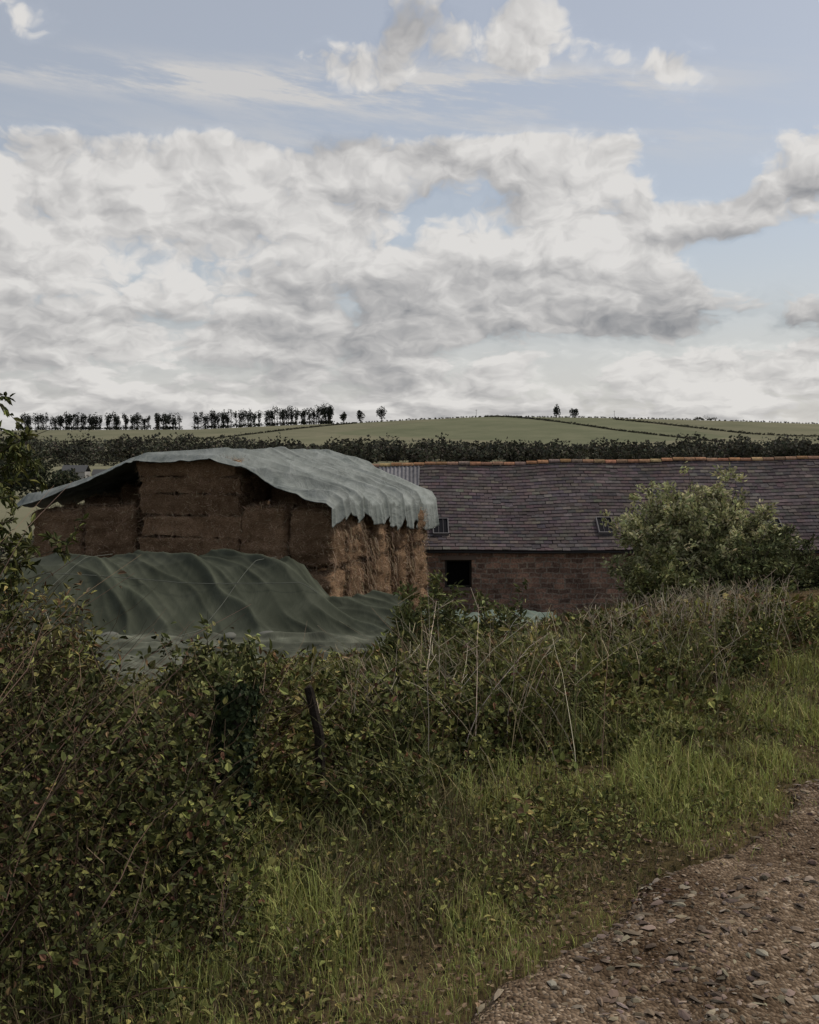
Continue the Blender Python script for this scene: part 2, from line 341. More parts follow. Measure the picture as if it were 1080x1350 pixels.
make_mesh('leaf_litter',[leaves(p,d,nv,.012+.022*rng.random(n),.55*.03,pick([(.16,.105,.065),(.09,.062,.04),(.22,.16,.1)],n))],M_dry)
x,y=gsamp(3600,.2,1.9,-3,14,4,1.0);k=fbm(x*1.9,y*1.9,88)>.47;x,y=x[k],y[k];base=np.stack([x,y,gz(x,y)],1);H=.05+.13*rng.random(len(x))
make_mesh('verge_weeds',list(plants(base,H,H*1.2,5,6,np.full(len(x),.030),.5,[G_M,G_L,G_D,G_Y],[.4,.3,.15,.15],off=.03,srad=.002)),M_leaf)
def crown_bush(name,cx,cy,H,R,nst,nl,LL,ww,pal,prob,rs=.014,hp=.55,mat=None,hmin=.5,tw=1.0,brk=10):
    z0=gz(cx,cy);n=nst
    b=np.tile(np.array([cx,cy,float(z0)-.05]),(n,1));b[:,:2]+=rng.normal(size=(n,2))*.12
    rr=np.sqrt(rng.random(n));az=rng.random(n)*6.28;h=H*(1-hp*rr**2)*(hmin+(1-hmin)*rng.random(n))
    P=stem_paths(b,h,az,R*rr,8,.08);par=[tubes(P,rs*(1.1-np.linspace(0,1,8))[None]*np.ones((n,8)),pick([(.08,.065,.045)],n))]
    m_=n*brk;i=rng.integers(0,n,m_);tb=.2+.78*rng.random(m_);p=along(P,i,tb);d=rng.normal(size=(m_,3));d[:,2]+=.4;d=nrm(d)*(.06+.14*rng.random((m_,1)))*H/2*tw
    Q=p[:,None]+d[:,None]*np.linspace(0,1,4)[None,:,None];par.append(tubes(Q,np.full((m_,4),rs*.18),pick([(.09,.07,.05)],m_)))
    li=np.repeat(np.arange(m_),nl);pp=along(Q,li,rng.random(len(li)));pp+=rng.normal(size=pp.shape)*.025
    dd=nrm(d[li])+rng.normal(size=pp.shape)*.5;nv=rng.normal(size=pp.shape)*.6;nv[:,2]+=.8
    cl=(.55+.9*rng.random(m_))[li][:,None];par.append(leaves(pp,dd,nv,LL*(.6+.7*rng.random(len(li))),ww*LL,pick(pal,len(li),prob)*cl))
    return make_mesh(name,par,mat or M_leaf)
crown_bush('willow_bush',3.52,14,1.84,1.12,360,19,.062,.48,[(.34,.34,.175),(.47,.45,.28),(.20,.21,.10)],[.45,.27,.28],mat=M_leaf_t,hp=.34,hmin=.28)
crown_bush('sallow_bush',4.35,13.2,.9,.6,60,16,.06,.42,[(.15,.16,.07),(.10,.11,.05)],[.5,.5])
crown_bush('sallow_bush',3.9,13.0,.95,.6,60,16,.06,.42,[(.18,.19,.08),(.11,.12,.055)],[.5,.5])
crown_bush('hawthorn_bush',2.95,12.4,.80,.55,60,16,.055,.5,[(.18,.185,.07),(.11,.12,.048),(.23,.22,.10)],[.4,.4,.2])
E1=[(.14,.15,.055),(.20,.195,.075),(.08,.09,.035)]
crown_bush('elder_bush',-.98,6.0,.85,.22,20,13,.045,.5,E1,[.4,.25,.35],rs=.006)
crown_bush('elder_bush',.12,8.4,.85,.26,22,12,.055,.4,E1,[.4,.25,.35],rs=.006)
crown_bush('elder_bush',.75,8.9,.75,.22,16,11,.05,.45,E1,[.4,.25,.35],rs=.006)
for (bx_,by_,H_,R_) in((.30,6.1,.50,.38),(-.30,4.85,.42,.30),(.85,6.7,.46,.40),(1.55,7.4,.50,.45),(-.05,5.5,.45,.30),(2.4,8.3,.5,.42),(-.95,4.2,.62,.32),(1.15,6.2,.26,.26),(3.2,9.6,.5,.45)):
    crown_bush('bramble_shrub',bx_,by_,H_,R_,26,9,.034,.70,[G_D,G_M,G_L,RD],[.32,.42,.23,.03],rs=.005,hp=.35,hmin=.35,tw=1.6,brk=9)
def tree(name,cx,cy,H,R,LL):
    z0=float(gz(cx,cy));e=empty(name)
    P=np.array([[[cx,cy,z0-.1],[cx+.03,cy,z0+.3*H],[cx-.02,cy+.03,z0+.55*H],[cx+.03,cy,z0+.9*H]]])
    par=[tubes(P,np.array([[.06,.045,.03,.008]]),np.array([[.07,.055,.04]]),7)]
    n=130;t=.12+.85*rng.random(n);p=along(P,np.zeros(n,int),t);az=rng.random(n)*6.28
    prof=np.sqrt(np.clip(1-((t-.55)/.62)**2,.1,1));L=R*prof*(.6+.5*rng.random(n))
    T=np.linspace(0,1,6);Q=p[:,None]+np.stack([np.cos(az)[:,None]*L[:,None]*T,np.sin(az)[:,None]*L[:,None]*T,(L[:,None]*.45*T**.8)],-1)
    Q[:,1:]+=(rng.random((n,5,3))-.5)*.05
    par.append(tubes(Q,.012*(1.1-T)[None]*np.ones((n,6)),pick([(.06,.05,.035)],n)))
    m_=n*10;i=rng.integers(0,n,m_);q=along(Q,i,.35+.65*rng.random(m_));d=rng.normal(size=(m_,3));d[:,2]+=.2;d=nrm(d)*(.1+.13*rng.random((m_,1)))
    Q2=q[:,None]+d[:,None]*np.linspace(0,1,3)[None,:,None];par.append(tubes(Q2,np.full((m_,3),.002),pick([(.06,.05,.035)],m_)))
    make_mesh('trunk_and_limbs',par,M_bark,e)
    li=np.repeat(np.arange(m_),16);pp=along(Q2,li,rng.random(len(li)));dd=nrm(d[li])*.8+rng.normal(size=pp.shape)*.6;dd[:,2]-=.2
    nv=rng.normal(size=pp.shape)*.5;nv[:,2]+=1
    make_mesh('crown',[leaves(pp,dd,nv,LL*(.6+.7*rng.random(len(li))),LL*.42,pick([G_D,G_M,G_L],len(li),[.5,.36,.14]))],M_leaf,e)
tree('ash_tree',-2.90,6.0,2.35,1.02,.055)
def ivy_post(cx,cy,h,r):
    e=empty('ivy_covered_post');z0=float(gz(cx,cy))
    P=np.array([[[cx,cy,z0-.1],[cx+.01,cy,z0+h*.5],[cx+.03,cy,z0+h*.96],[cx+.03,cy,z0+h]]])
    v,f,c=tubes(P,np.array([[.045,.043,.04,.001]]),np.array([[.09,.075,.06]]),8);make_mesh('post',[(v,f,c)],M_bark,e)
    n=2200;z=rng.random(n)*h*1.03;az=rng.random(n)*6.28;rr=r*(.75+.4*rng.random(n))*(.7+.5*vn(az*1.2,z*9,3))
    o=np.stack([np.cos(az),np.sin(az),np.full(n,-.1)],1);p=np.array([cx+.015,cy,z0])+np.stack([o[:,0]*rr,o[:,1]*rr,z],1)
    make_mesh('ivy',[leaves(p,o*.3+np.array([0,0,-.8])+rng.normal(size=(n,3))*.4,o+rng.normal(size=(n,3))*.3,.026*(.7+.5*rng.random(n)),.024,pick([(.02,.03,.012),(.035,.045,.018)],n))],M_leaf,e)
ivy_post(-.74,4.75,.56,.075)
e=empty('fence_post');cx,cy=-.44,5.3;z0=float(gz(cx,cy))
v=tubes(np.array([[[cx+.03,cy,z0-.1],[cx+.02,cy,z0+.2],[cx-.03,cy,z0+.42],[cx-.03,cy,z0+.43]]]),np.array([[.026,.024,.022,.001]]),np.array([[.03,.024,.019]]),7);make_mesh('post',[v],M_bark,e)
# ------------------------------------------------------------------ straw bale stack
TH=math.radians(15);C=np.array([-1.92,28.0]);WD=np.array([-math.cos(TH),math.sin(TH)]);DD=np.array([math.sin(TH),math.cos(TH)])
def loc(s,d,z): return np.stack([C[0]+s*WD[0]+d*DD[0],C[1]+s*WD[1]+d*DD[1],z],-1)
stack=empty('straw_bale_stack')
m,nt,out=mat_new('straw');b=bsdf(nt,.95,.02)
oc=objco(nt,(10,10,34));na=noise(nt,2.2,6,.75,oc,1.0)
nl_=noise(nt,1.1,5,.65,objco(nt))
c=ramp(nt,na.outputs['Fac'],[(.34,(.095,.056,.032)),(.5,(.285,.187,.115)),(.68,(.52,.385,.265))])
c=mixc(nt,c,ramp(nt,nl_.outputs['Fac'],[(.3,(.6,.55,.5)),(.7,(1.25,1.22,1.2))]),1.0,'MULTIPLY')
c=mixc(nt,c,attr(nt),1.0,'MULTIPLY')
nt.links.new(c,b.inputs['Base Color']);bump(nt,na.outputs['Fac'],.06,b);nt.links.new(b.outputs[0],out.inputs['Surface']);M_straw=m
bparts=[];strawP=[];strawN=[]
def bale(s0,s1,d0,d1,z0,z1,r=.15,amp=1.0):
    j=rng.normal(size=6)*.03;s0+=j[0];s1+=j[1];d0+=abs(j[2])*1.8;d1+=j[3];z0+=j[4]*.3;z1+=j[5]*.3
    cs,cd,cz=(s0+s1)/2,(d0+d1)/2,(z0+z1)/2;hs,hd,hz=(s1-s0)/2-.012,(d1-d0)/2-.012,(z1-z0)/2-.006
    tintv=.78+.44*rng.random()
    for ax in range(3):
        for sg in(-1,1):
            if (ax==1 and sg>0) or (ax==2 and sg<0): continue
            dims=[hs,hd,hz];ua,va=[q for q in range(3) if q!=ax]
            nu=max(6,int(dims[ua]*2/.07));nv=max(6,int(dims[va]*2/.07))
            A,B=np.meshgrid(np.linspace(-1,1,nu),np.linspace(-1,1,nv),indexing='ij')
            p=np.zeros(A.shape+(3,));p[...,ax]=sg*dims[ax];p[...,ua]=A*dims[ua];p[...,va]=B*dims[va]
            inn=np.clip(p,[-(q-min(r,q*.8)) for q in dims],[q-min(r,q*.8) for q in dims]);dv=p-inn
            ln=np.linalg.norm(dv,axis=-1,keepdims=True);q=inn+dv/np.maximum(ln,1e-6)*np.minimum(ln,r)
            nrmv=dv/np.maximum(ln,1e-6)
            qs=q+np.array([cs,cd,cz])
            nn=(fbm((qs[...,0]+qs[...,1])*5,qs[...,2]*9,5,3)-.5)*.16+(fbm((qs[...,0]-qs[...,1])*1.7,qs[...,2]*2,15,2)-.5)*.20+(fbm((qs[...,0]-qs[...,1])*.8,qs[...,2]*22,25,2)-.5)*.07
            longax=0 if hs>hd else 1
            st=np.cos(q[...,longax]*2*math.pi/.42);nn=nn*amp-.03*(st>.93)
            q=q+nrmv*nn[...,None];q=q+np.array([cs,cd,cz])
            W_=loc(q[...,0],q[...,1],q[...,2]).reshape(-1,3);f=grid_faces(nu,nv)
            bparts.append((W_,f,np.full((len(W_),3),tintv)))
            if (ax==1 and sg<0) or (ax==0 and sg<0) or (ax==2 and sg>0):
                k=int(nu*nv*1.3);ii=rng.integers(0,len(W_),k)
                no=np.zeros((k,3));
                if ax==1: no[:,:2]=-DD
                elif ax==0: no[:,:2]=-WD
                else: no[:,2]=1
                strawP.append(W_[ii]+rng.normal(size=(k,3))*.03);strawN.append(no)
zl=[-4.2,-2.7,-1.2,.30]
for a_,b_ in zip(zl[:-1],zl[1:]):
    bale(6.98,8.5,0.0,2.4,a_,b_,.20,1.0);bale(5.38,6.96,.06,2.4,a_,b_+.06,.20,1.0)
zm=[-4.2,-2.8,-1.5,-.95,-.4,.15,.7,1.15,1.58]
for kq,(a_,b_) in enumerate(zip(zm[:-1],zm[1:])):
    o=rng.normal()*.05;bale(2.5+o,5.35+o,-.12+.03*kq,1.1,a_-.02,b_+.02,.07,.9)
for dd in(1.2,2.5,3.8,5.1,6.4,7.7,9.0): bale(2.5,5.35,dd,dd+1.2,.45,1.5-.02*dd)
zr=[-4.2,-2.7,-1.15,.42]
for a_,b_ in zip(zr[:-1],zr[1:]):
    bale(1.25,2.45,0,1.2,a_,b_-.02,.15,1.0);bale(.02,1.2,0.03,1.2,a_,b_-.05,.18,1.0)
wd_=[1.1,1.25,1.05,1.2,1.15,1.3,1.1]
d=1.32
for kq in range(7):
    wq=wd_[kq]*.9;off=[.0,.16,-.05,.2,.02,-.08,.1][kq]
    for a_,b_ in zip(zr[:-1],zr[1:]):
        bale(off+rng.normal()*.05,2.42,d,d+wq,a_,b_+(-.055*d if b_>0 else 0),.24,1.3)
    d+=wq+.18+.12*rng.random()
for dd in(2.4,4.9,7.4):
    for a_,b_ in((-2.4,-.6),(-.6,.25)): bale(5.42,8.45,dd,dd+2.4,a_,b_)
for dd in(2.0,4.4,6.8):
    bale(1.5,2.48,dd,dd+2.3,.25,1.0-.02*dd,.08,.4);bale(.8,1.5,dd,dd+2.3,.25,.80-.04*dd,.08,.4);bale(.3,.8,dd,dd+2.3,.2,.60-.045*dd,.08,.4);bale(5.38,7.0,dd,dd+2.3,.2,.84,.1,.4);bale(7.0,8.1,dd,dd+2.3,.2,.56,.1,.4)
make_mesh('bales',bparts,M_straw,stack,True)
p=np.concatenate(strawP);no=np.concatenate(strawN);n=len(p)
d=rng.normal(size=(n,3))+no*.4;d[:,2]-=.35;d=nrm(d)*(.05+.10*rng.random((n,1)))
SC=[(.42,.30,.20),(.29,.193,.12),(.54,.42,.29),(.17,.11,.07)]
make_mesh('loose_straw',[tubes(np.stack([p,p+d*.5+no*.01,p+d],1),np.full((n,3),.0035),pick(SC,n))],M_dry,stack)
n=2000;sd=rng.random(n)*9.6;zz=-4.2+4.4*rng.random(n);k=fbm(sd*1.4,zz*1.2,70)>.5;sd,zz=sd[k],zz[k];n=len(sd);p=loc(-.02+.0*sd,sd,zz);o=np.zeros((n,3));o[:,:2]=-WD
d=np.stack([np.zeros(n),np.zeros(n),-np.ones(n)],1)*(.12+.25*rng.random((n,1)))+o*.06+rng.normal(size=(n,3))*.03
make_mesh('hanging_straw',[tubes(np.stack([p,p+d*.5+o*.03,p+d],1),np.full((n,3),.004),pick(SC,n))],M_dry,stack)
m,nt,out=mat_new('tarpaulin');b=bsdf(nt,.6,.12)
wv=noise(nt,1.8,7,.7,objco(nt,(1.3,.45,1.5),(0,0,-.35)),.8)
c=ramp(nt,wv.outputs['Fac'],[(.3,(.12,.132,.118)),(.5,(.185,.20,.183)),(.72,(.27,.285,.265))])
c=mixc(nt,c,attr(nt),1.0,'MULTIPLY')
nt.links.new(c,b.inputs['Base Color']);bump(nt,wv.outputs['Fac'],.05,b);nt.links.new(b.outputs[0],out.inputs['Surface']);M_tarp=m
ns_,nd_=260,420
q=np.linspace(0,1,ns_);d=np.linspace(-.32,10.35,nd_)
Q,Dg=np.meshgrid(q,d,indexing='ij')
qc=[0,.04,.10,.33,.42,.60,.66,.75,.90,.945,1.0]
sn=[8.72,8.68,8.45,5.5,5.1,3.1,2.4,1.5,.05,-.14,-.18]
zn=[-1.42,-1.36,-1.22,-.14,-.03,.02,-.24,-.56,-1.0,-1.18,-1.68]
sf=[8.72,8.68,8.4,5.8,4.6,3.5,2.6,1.6,.0,-.14,-.2]
zf_=[-1.5,-1.45,-1.3,-.3,.04,.04,-.28,-.70,-1.42,-1.6,-2.42]
f=np.clip(Dg/10,0,1)
Sg=np.interp(Q,qc,sn)*(1-f)+np.interp(Q,qc,sf)*f
Zg=np.interp(Q,qc,zn)*(1-f)+np.interp(Q,qc,zf_)*f
slope=sstep(Q,.36,.8)+.5*sstep(-Q,-.36,-.1)
def ridge(v,p):
    a=np.abs(((v)%1)-.5)*2
    return a**p
w1=fbm(Sg*.5,Dg*.45,4,2)
ph=Dg*.62+Sg*.30+1.1*w1
ph2=Dg*1.25+Sg*.55+1.2*fbm(Sg*.5,Dg*.6,9,2)
ph3=Dg*3.0+Sg*.9+1.8*fbm(Sg*.5,Dg*.8,19,2)
m2=sstep(fbm(Sg*.4,Dg*.4,77,2),.35,.62)
wr=(ridge(ph,2.2)-.35)*.27+(ridge(ph2,2.5)-.3)*.12*(.25+.75*m2)+(ridge(ph3,2)-.3)*.032*m2+(fbm(Sg*1.0+Dg*.4,Dg*.8,21,3)-.5)*.12
Zg=Zg+wr*(.22+.78*slope)
Sg=Sg-((ridge(ph2,2)-.3)*.08+(ridge(ph3,2)-.3)*.04+.05*np.sin(Dg*2.1))*sstep(Q,.90,1)
Zg=Zg-sstep(Q,.95,1)*.20*(fbm(Dg*.8,Dg*0,14)-.5)*2
Dg2=Dg+ (.16*(fbm(Q*14,Q*0,33)-.5)*2)*(1-sstep(Dg,0,1.5))
Zg=Zg-.16*(1-sstep(Dg,-.32,.05))*(.6+.8*fbm(Q*20,Q*0,35))
Pt=loc(Sg,Dg2,Zg+EYE+.06)
tc=np.ones(Pt.shape)*(.72+.56*fbm(ph*1.9,Sg*.25,61))[...,None]
tar=make_mesh('tarpaulin',[(Pt.reshape(-1,3),grid_faces(ns_,nd_),tc.reshape(-1,3))],M_tarp,stack,True)
so=tar.modifiers.new('thick','SOLIDIFY');so.thickness=.012
# ------------------------------------------------------------------ silage clamp
m,nt,out=mat_new('clamp_sheet');b=bsdf(nt,.75,.04)
wv=noise(nt,.9,6,.62,objco(nt,(1.8,.6,1),(0,0,.5)),.6)
c=ramp(nt,wv.outputs['Fac'],[(.3,(.036,.040,.027)),(.5,(.050,.055,.038)),(.72,(.074,.079,.056))]);c=mixc(nt,c,attr(nt),1.0,'MULTIPLY')
nt.links.new(c,b.inputs['Base Color']);bump(nt,wv.outputs['Fac'],.04,b);nt.links.new(b.outputs[0],out.inputs['Surface']);M_cl=m
xg=np.linspace(-16,.6,560);yg=np.linspace(15.8,27.4,330);XX,YY=np.meshgrid(xg,yg,indexing='ij')
def clampz(x,y):
    fr=np.clip((y-20.9-.2*np.sin(x*.9))/2.9,0,1);fr=fr*.7+.3*sstep(fr,0,1)
    xr=-.45-np.clip(y-21,0,3)*.45
    top=-2.28+.04*np.sin(x*.8)-.03*(y-24).clip(0)
    e=np.clip((xr-x)/1.0,0,1);e=e*.6+.4*sstep(e,0,1)
    low=-3.30-.10*(fbm(x*.7,y*.7,4)-.5)-.02*(20.5-y).clip(0)
    z=low+(top-low)*fr*e
    edge=np.minimum(sstep(y,15.9,17.0),sstep(-x,-.55,.1))
    edge=np.minimum(edge,sstep(-y,-27.4,-26.6))
    return -5.9+(z+5.9)*edge
Zc=clampz(XX,YY)
ph=XX*.52+YY*.34+.7*fbm(XX*.4,YY*.4,6,2)
ph2=XX*1.25+YY*.75+1.2*fbm(XX*.5,YY*.5,36,2)
ph3=XX*3.6+YY*1.9+1.6*fbm(XX*.5,YY*.5,37,2)
mm=sstep(fbm(XX*.5,YY*.3,78,2),.35,.6)
up_=sstep(YY,20.4,21.3)
Zc=Zc+((ridge(ph,3.2)-.25)*.20+(ridge(ph2,3.5)-.22)*.10*(.2+.8*mm)+(ridge(ph3,2.5)-.3)*.022*mm)*up_+(fbm(XX*.8+YY*.5,YY*.8,8,3)-.5)*.10+((fbm(XX*2.5,YY*5,18,3)-.5)*.16+(ridge(YY*1.6+.7*fbm(XX*.6,YY,3,2),3)-.25)*.10)*(1-up_)
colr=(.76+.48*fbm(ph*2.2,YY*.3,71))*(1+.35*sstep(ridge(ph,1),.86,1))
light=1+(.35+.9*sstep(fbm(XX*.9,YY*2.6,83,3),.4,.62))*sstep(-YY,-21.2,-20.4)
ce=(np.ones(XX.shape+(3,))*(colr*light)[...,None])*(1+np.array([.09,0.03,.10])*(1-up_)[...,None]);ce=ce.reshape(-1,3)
cl=empty('silage_clamp')
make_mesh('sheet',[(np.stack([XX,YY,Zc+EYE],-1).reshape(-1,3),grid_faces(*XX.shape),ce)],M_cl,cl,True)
rp=[]
xl=np.linspace(-7.5,-1.6,90);yl=22.8+.2*np.sin(xl*.7);rp.append(tubes(np.stack([xl,yl,clampz(xl,yl)+.11+EYE],1)[None],np.full((1,90),.008),np.array([[.13,.135,.11]]),4))
for x0 in(-7.2,-3.6):
    yl=np.linspace(20,25,60);xl=x0+.45*(yl-22)*.5;rp.append(tubes(np.stack([xl,yl,clampz(xl,yl)+.10+EYE],1)[None],np.full((1,60),.007),np.array([[.10,.105,.085]]),4))
make_mesh('ropes',rp,M_dry,cl)
bg=[]
for x0 in np.arange(-9,-1,1.7):
    cx=x0+rng.normal()*.35;cy=20.5+rng.normal()*.25;cz=float(clampz(np.array(cx),np.array(cy)))+EYE+.04
    th=np.linspace(0,math.pi,7);pp2=np.linspace(0,2*math.pi,10);A,B=np.meshgrid(th,pp2,indexing='ij')
    v=np.stack([np.cos(A)*.20,np.sin(A)*np.cos(B)*.12,np.sin(A)*np.sin(B)*.07],-1).reshape(-1,3)
    an=rng.random()*1.5;v=np.stack([v[:,0]*math.cos(an)-v[:,1]*math.sin(an),v[:,0]*math.sin(an)+v[:,1]*math.cos(an),v[:,2]],1)+np.array([cx,cy,cz])
    bg.append((v,grid_faces(7,10),np.tile(np.array([[.13,.13,.11]]),(len(v),1))))
make_mesh('sandbags',bg,M_dry,cl,True)
xg=np.linspace(-.6,4.6,110);yg=np.linspace(24,28.5,80);XX,YY=np.meshgrid(xg,yg,indexing='ij')
hh=-5.9+2.1*np.minimum(sstep(XX,-.6,.3),sstep(-XX,-4.6,-3.4))*np.minimum(sstep(YY,24,25),sstep(-YY,-28.5,-27.5))+(fbm(XX*2.5,YY*2.5,44)-.5)*.35
make_mesh('sheeted_heap',[(np.stack([XX,YY,hh+EYE],-1).reshape(-1,3),grid_faces(*XX.shape),np.full((XX.size,3),1)*np.array([[2.6,2.9,3.4]]))],M_cl,None,True)
# ------------------------------------------------------------------ barn
barn=empty('stone_barn')
XL,XR=-6.0,26.0;YE=40.0;YRG=44.5;ZE=-3.25+EYE;ZG=-4.25
def ridgez(x): return np.interp(x,[-6,.4,15,26],[-.42,-.38,-.14,-.1])+EYE+.03*np.sin(x*1.3)
def roofp(x,f,off=0.0):
    rz=ridgez(x);sag=-.05*np.sin(f*math.pi)*(1+.5*np.sin(x*.6))+.015*np.sin(x*.9+f*2)
    yv=YE-.15+(YRG-YE+.15)*f;zv=ZE-.08+(rz-ZE+.08)*f+sag
    return np.stack([x,yv-off*.55,zv+off*.83],-1)
NC=27;VV=[];CC=[]
for c_ in range(NC):
    f0=c_/NC-.004;f1=(c_+1.35)/NC
    xx=.25+(.16 if c_%2 else 0);w=.30;xs_=np.arange(xx,XR,w)
    x0=xs_+rng.normal(size=len(xs_))*.008;x1=xs_+w-.008
    lim=.1+.34*c_/NC;k=x1>lim;x0=np.maximum(x0[k],lim);x1=x1[k];nq=len(x0)
    slip=np.where(rng.random(nq)<.03,-.010-.010*rng.random(nq),0)+rng.normal(size=nq)*.001
    lift=.014+.008*rng.random(nq);lift2=lift+rng.normal(size=nq)*.003
    a=roofp(x0,f0+slip,lift+.02);b2=roofp(x1,f0+slip,lift2+.02);c3=roofp(x1,np.minimum(f1,1)+slip,.002);d4=roofp(x0,np.minimum(f1,1)+slip,.002)
    a0=roofp(x0,f0+slip,.0);b0=roofp(x1,f0+slip,0)
    VV.append(np.stack([a,b2,c3,d4,a0,b0],1))
    row=.9+.2*rng.random();base_=pick([(.106,.084,.082),(.093,.077,.077),(.118,.097,.093),(.081,.070,.071),(.138,.12,.104)],nq,[.35,.25,.2,.12,.08],.12)
    lich=fbm(x0*.7,np.full(nq,c_*.25),13)[:,None];CC.append(base_*row*(.72+.5*lich))
Vs=np.concatenate(VV);Cs=np.concatenate(CC);n=len(Vs);i=np.arange(n)[:,None]*6
Fs=np.concatenate([i+np.array([[0,1,2,3]]),i+np.array([[4,5,1,0]])])
M_slate=attr_mat('slate',.9,.05,9,.35,.004)
make_mesh('slate_roof',[(Vs.reshape(-1,3),Fs,np.repeat(Cs,6,0))],M_slate,barn)
xu=np.linspace(.1,XR,60);fu=np.linspace(0,1,12);A,B=np.meshgrid(xu,fu,indexing='ij')
u1=roofp(A,B,-.03);rear=u1.copy();rear[...,1]=2*YRG-rear[...,1]
make_mesh('roof_deck',[(u1.reshape(-1,3),grid_faces(60,12),np.full((720,3),.03)),(rear.reshape(-1,3),grid_faces(60,12)[:,::-1],np.full((720,3),.1))],M_slate,barn)
nx_,nf_=520,14;A,B=np.meshgrid(np.linspace(XL,.46,nx_),np.linspace(0,.985,nf_),indexing='ij')
lim=.1+.36*B;A=XL+(A-XL)/(.46-XL)*(lim-XL)
cr=roofp(A,B,0.0);cr[...,2]+=.025*np.sin(A*2*math.pi/.15)+.03
cc=np.ones(A.shape+(3,))*np.array([.18,.172,.178])*(.75+.5*fbm(A*1.0,B*3,52))[...,None]*(.88+.24*(np.floor(A/.9)%2))[...,None]
r2=cr.copy();r2[...,1]=2*YRG-r2[...,1]
make_mesh('corrugated_roof',[(cr.reshape(-1,3),grid_faces(nx_,nf_),cc.reshape(-1,3)),(r2.reshape(-1,3),grid_faces(nx_,nf_)[:,::-1],cc.reshape(-1,3))],attr_mat('corrugated_metal',.7,.15,6,.35),barn,True)
rt=[];xr_=XL
while xr_<XR:
    w=.44;th=np.linspace(-.1,math.pi+.1,8);xa=np.array([xr_,xr_+w-.02]);A,B=np.meshgrid(xa,th,indexing='ij')
    rr=.15+.008*rng.normal();zz=ridgez(np.array(xr_+.2))+rng.normal()*.012
    v=np.stack([A,YRG+np.cos(B)*rr,zz+np.sin(B)*rr*.75-.02],-1).reshape(-1,3)
    colr=pick([(.34,.18,.10),(.26,.16,.10),(.38,.25,.13),(.2,.15,.12)],1,[.4,.3,.15,.15])[0]
    rt.append((v,grid_faces(2,8),np.tile(colr,(16,1))));xr_+=w
make_mesh('ridge_tiles',rt,attr_mat('terracotta',.9,.1,8,.5),barn,False)
m,nt,out=mat_new('sandstone_wall');b=bsdf(nt,.95,.02)
tc=nt.nodes.new('ShaderNodeTexCoord');sx=nt.nodes.new('ShaderNodeSeparateXYZ');nt.links.new(tc.outputs['Object'],sx.inputs[0])
ad=nt.nodes.new('ShaderNodeMath');ad.operation='ADD';nt.links.new(sx.outputs[0],ad.inputs[0]);nt.links.new(sx.outputs[1],ad.inputs[1])
cb=nt.nodes.new('ShaderNodeCombineXYZ');nt.links.new(ad.outputs[0],cb.inputs[0]);nt.links.new(sx.outputs[2],cb.inputs[1])
dn=noise(nt,2.2,3,.6,cb.outputs[0]);vm=nt.nodes.new('ShaderNodeVectorMath');vm.operation='SCALE';vm.inputs[3].default_value=.22;nt.links.new(dn.outputs['Color'],vm.inputs[0])
va=nt.nodes.new('ShaderNodeVectorMath');va.operation='ADD';nt.links.new(cb.outputs[0],va.inputs[0]);nt.links.new(vm.outputs[0],va.inputs[1])
bk=nt.nodes.new('ShaderNodeTexBrick');bk.inputs['Scale'].default_value=1;bk.inputs['Brick Width'].default_value=.42;bk.inputs['Row Height'].default_value=.18;bk.inputs['Mortar Size'].default_value=.022;bk.squash=.7;bk.squash_frequency=3
bk.inputs['Color1'].default_value=(.31,.19,.14,1);bk.inputs['Color2'].default_value=(.11,.075,.06,1);bk.inputs['Mortar'].default_value=(.24,.20,.16,1);bk.inputs['Bias'].default_value=-.1
nt.links.new(va.outputs[0],bk.inputs['Vector'])
n=noise(nt,1.1,7,.7,cb.outputs[0]);n2=noise(nt,14,4,.7,cb.outputs[0])
c=mixc(nt,bk.outputs['Color'],ramp(nt,n.outputs['Fac'],[(.3,(.5,.5,.5)),(.5,(1,1,1)),(.7,(1.7,1.6,1.5))]),1.0,'MULTIPLY')
c=mixc(nt,c,ramp(nt,n2.outputs['Fac'],[(.3,(.5,.5,.5)),(.7,(1.45,1.45,1.45))]),1.0,'MULTIPLY')
nt.links.new(c,b.inputs['Base Color']);bump(nt,n2.outputs['Fac'],.03,b);nt.links.new(b.outputs[0],out.inputs['Surface']);M_wall=m
WT=ZE-.12;op=[(1.25,2.19,-3.68+EYE,-4.67+EYE),(17.0,17.9,-3.68+EYE,-4.67+EYE)]
wp=[];
def rect(x0,x1,z0,z1,y,): return (np.array([[x0,y,z0],[x1,y,z0],[x1,y,z1],[x0,y,z1]],float),np.array([[0,1,2,3]]),None)
xc=XL
for (a,b_,zt,zb) in op:
    wp+= [rect(xc,a,ZG-.5,WT,YE),rect(a,b_,zt,WT,YE),rect(a,b_,ZG-.5,zb,YE)];xc=b_
    dpt=.42
    for (p,q) in(((a,zb),(a,zt)),((a,zt),(b_,zt)),((b_,zt),(b_,zb)),((b_,zb),(a,zb))):
        wp.append((np.array([[p[0],YE,p[1]],[q[0],YE,q[1]],[q[0],YE+dpt,q[1]],[p[0],YE+dpt,p[1]]]),np.array([[0,1,2,3]]),None))
wp.append(rect(xc,XR,ZG-.5,WT,YE));wp.append((rect(XL,XR,ZG-.5,WT,2*YRG-YE)))
for xg_ in(XL,XR):
    rz=float(ridgez(np.array(xg_)))-.08
    wp.append((np.array([[xg_,YE,ZG-.5],[xg_,2*YRG-YE,ZG-.5],[xg_,2*YRG-YE,WT],[xg_,YRG,rz],[xg_,YE,WT]]),np.array([[0,1,2,3,4]]),None))
make_mesh('walls',wp,M_wall,barn)
wd=[];dk=[]
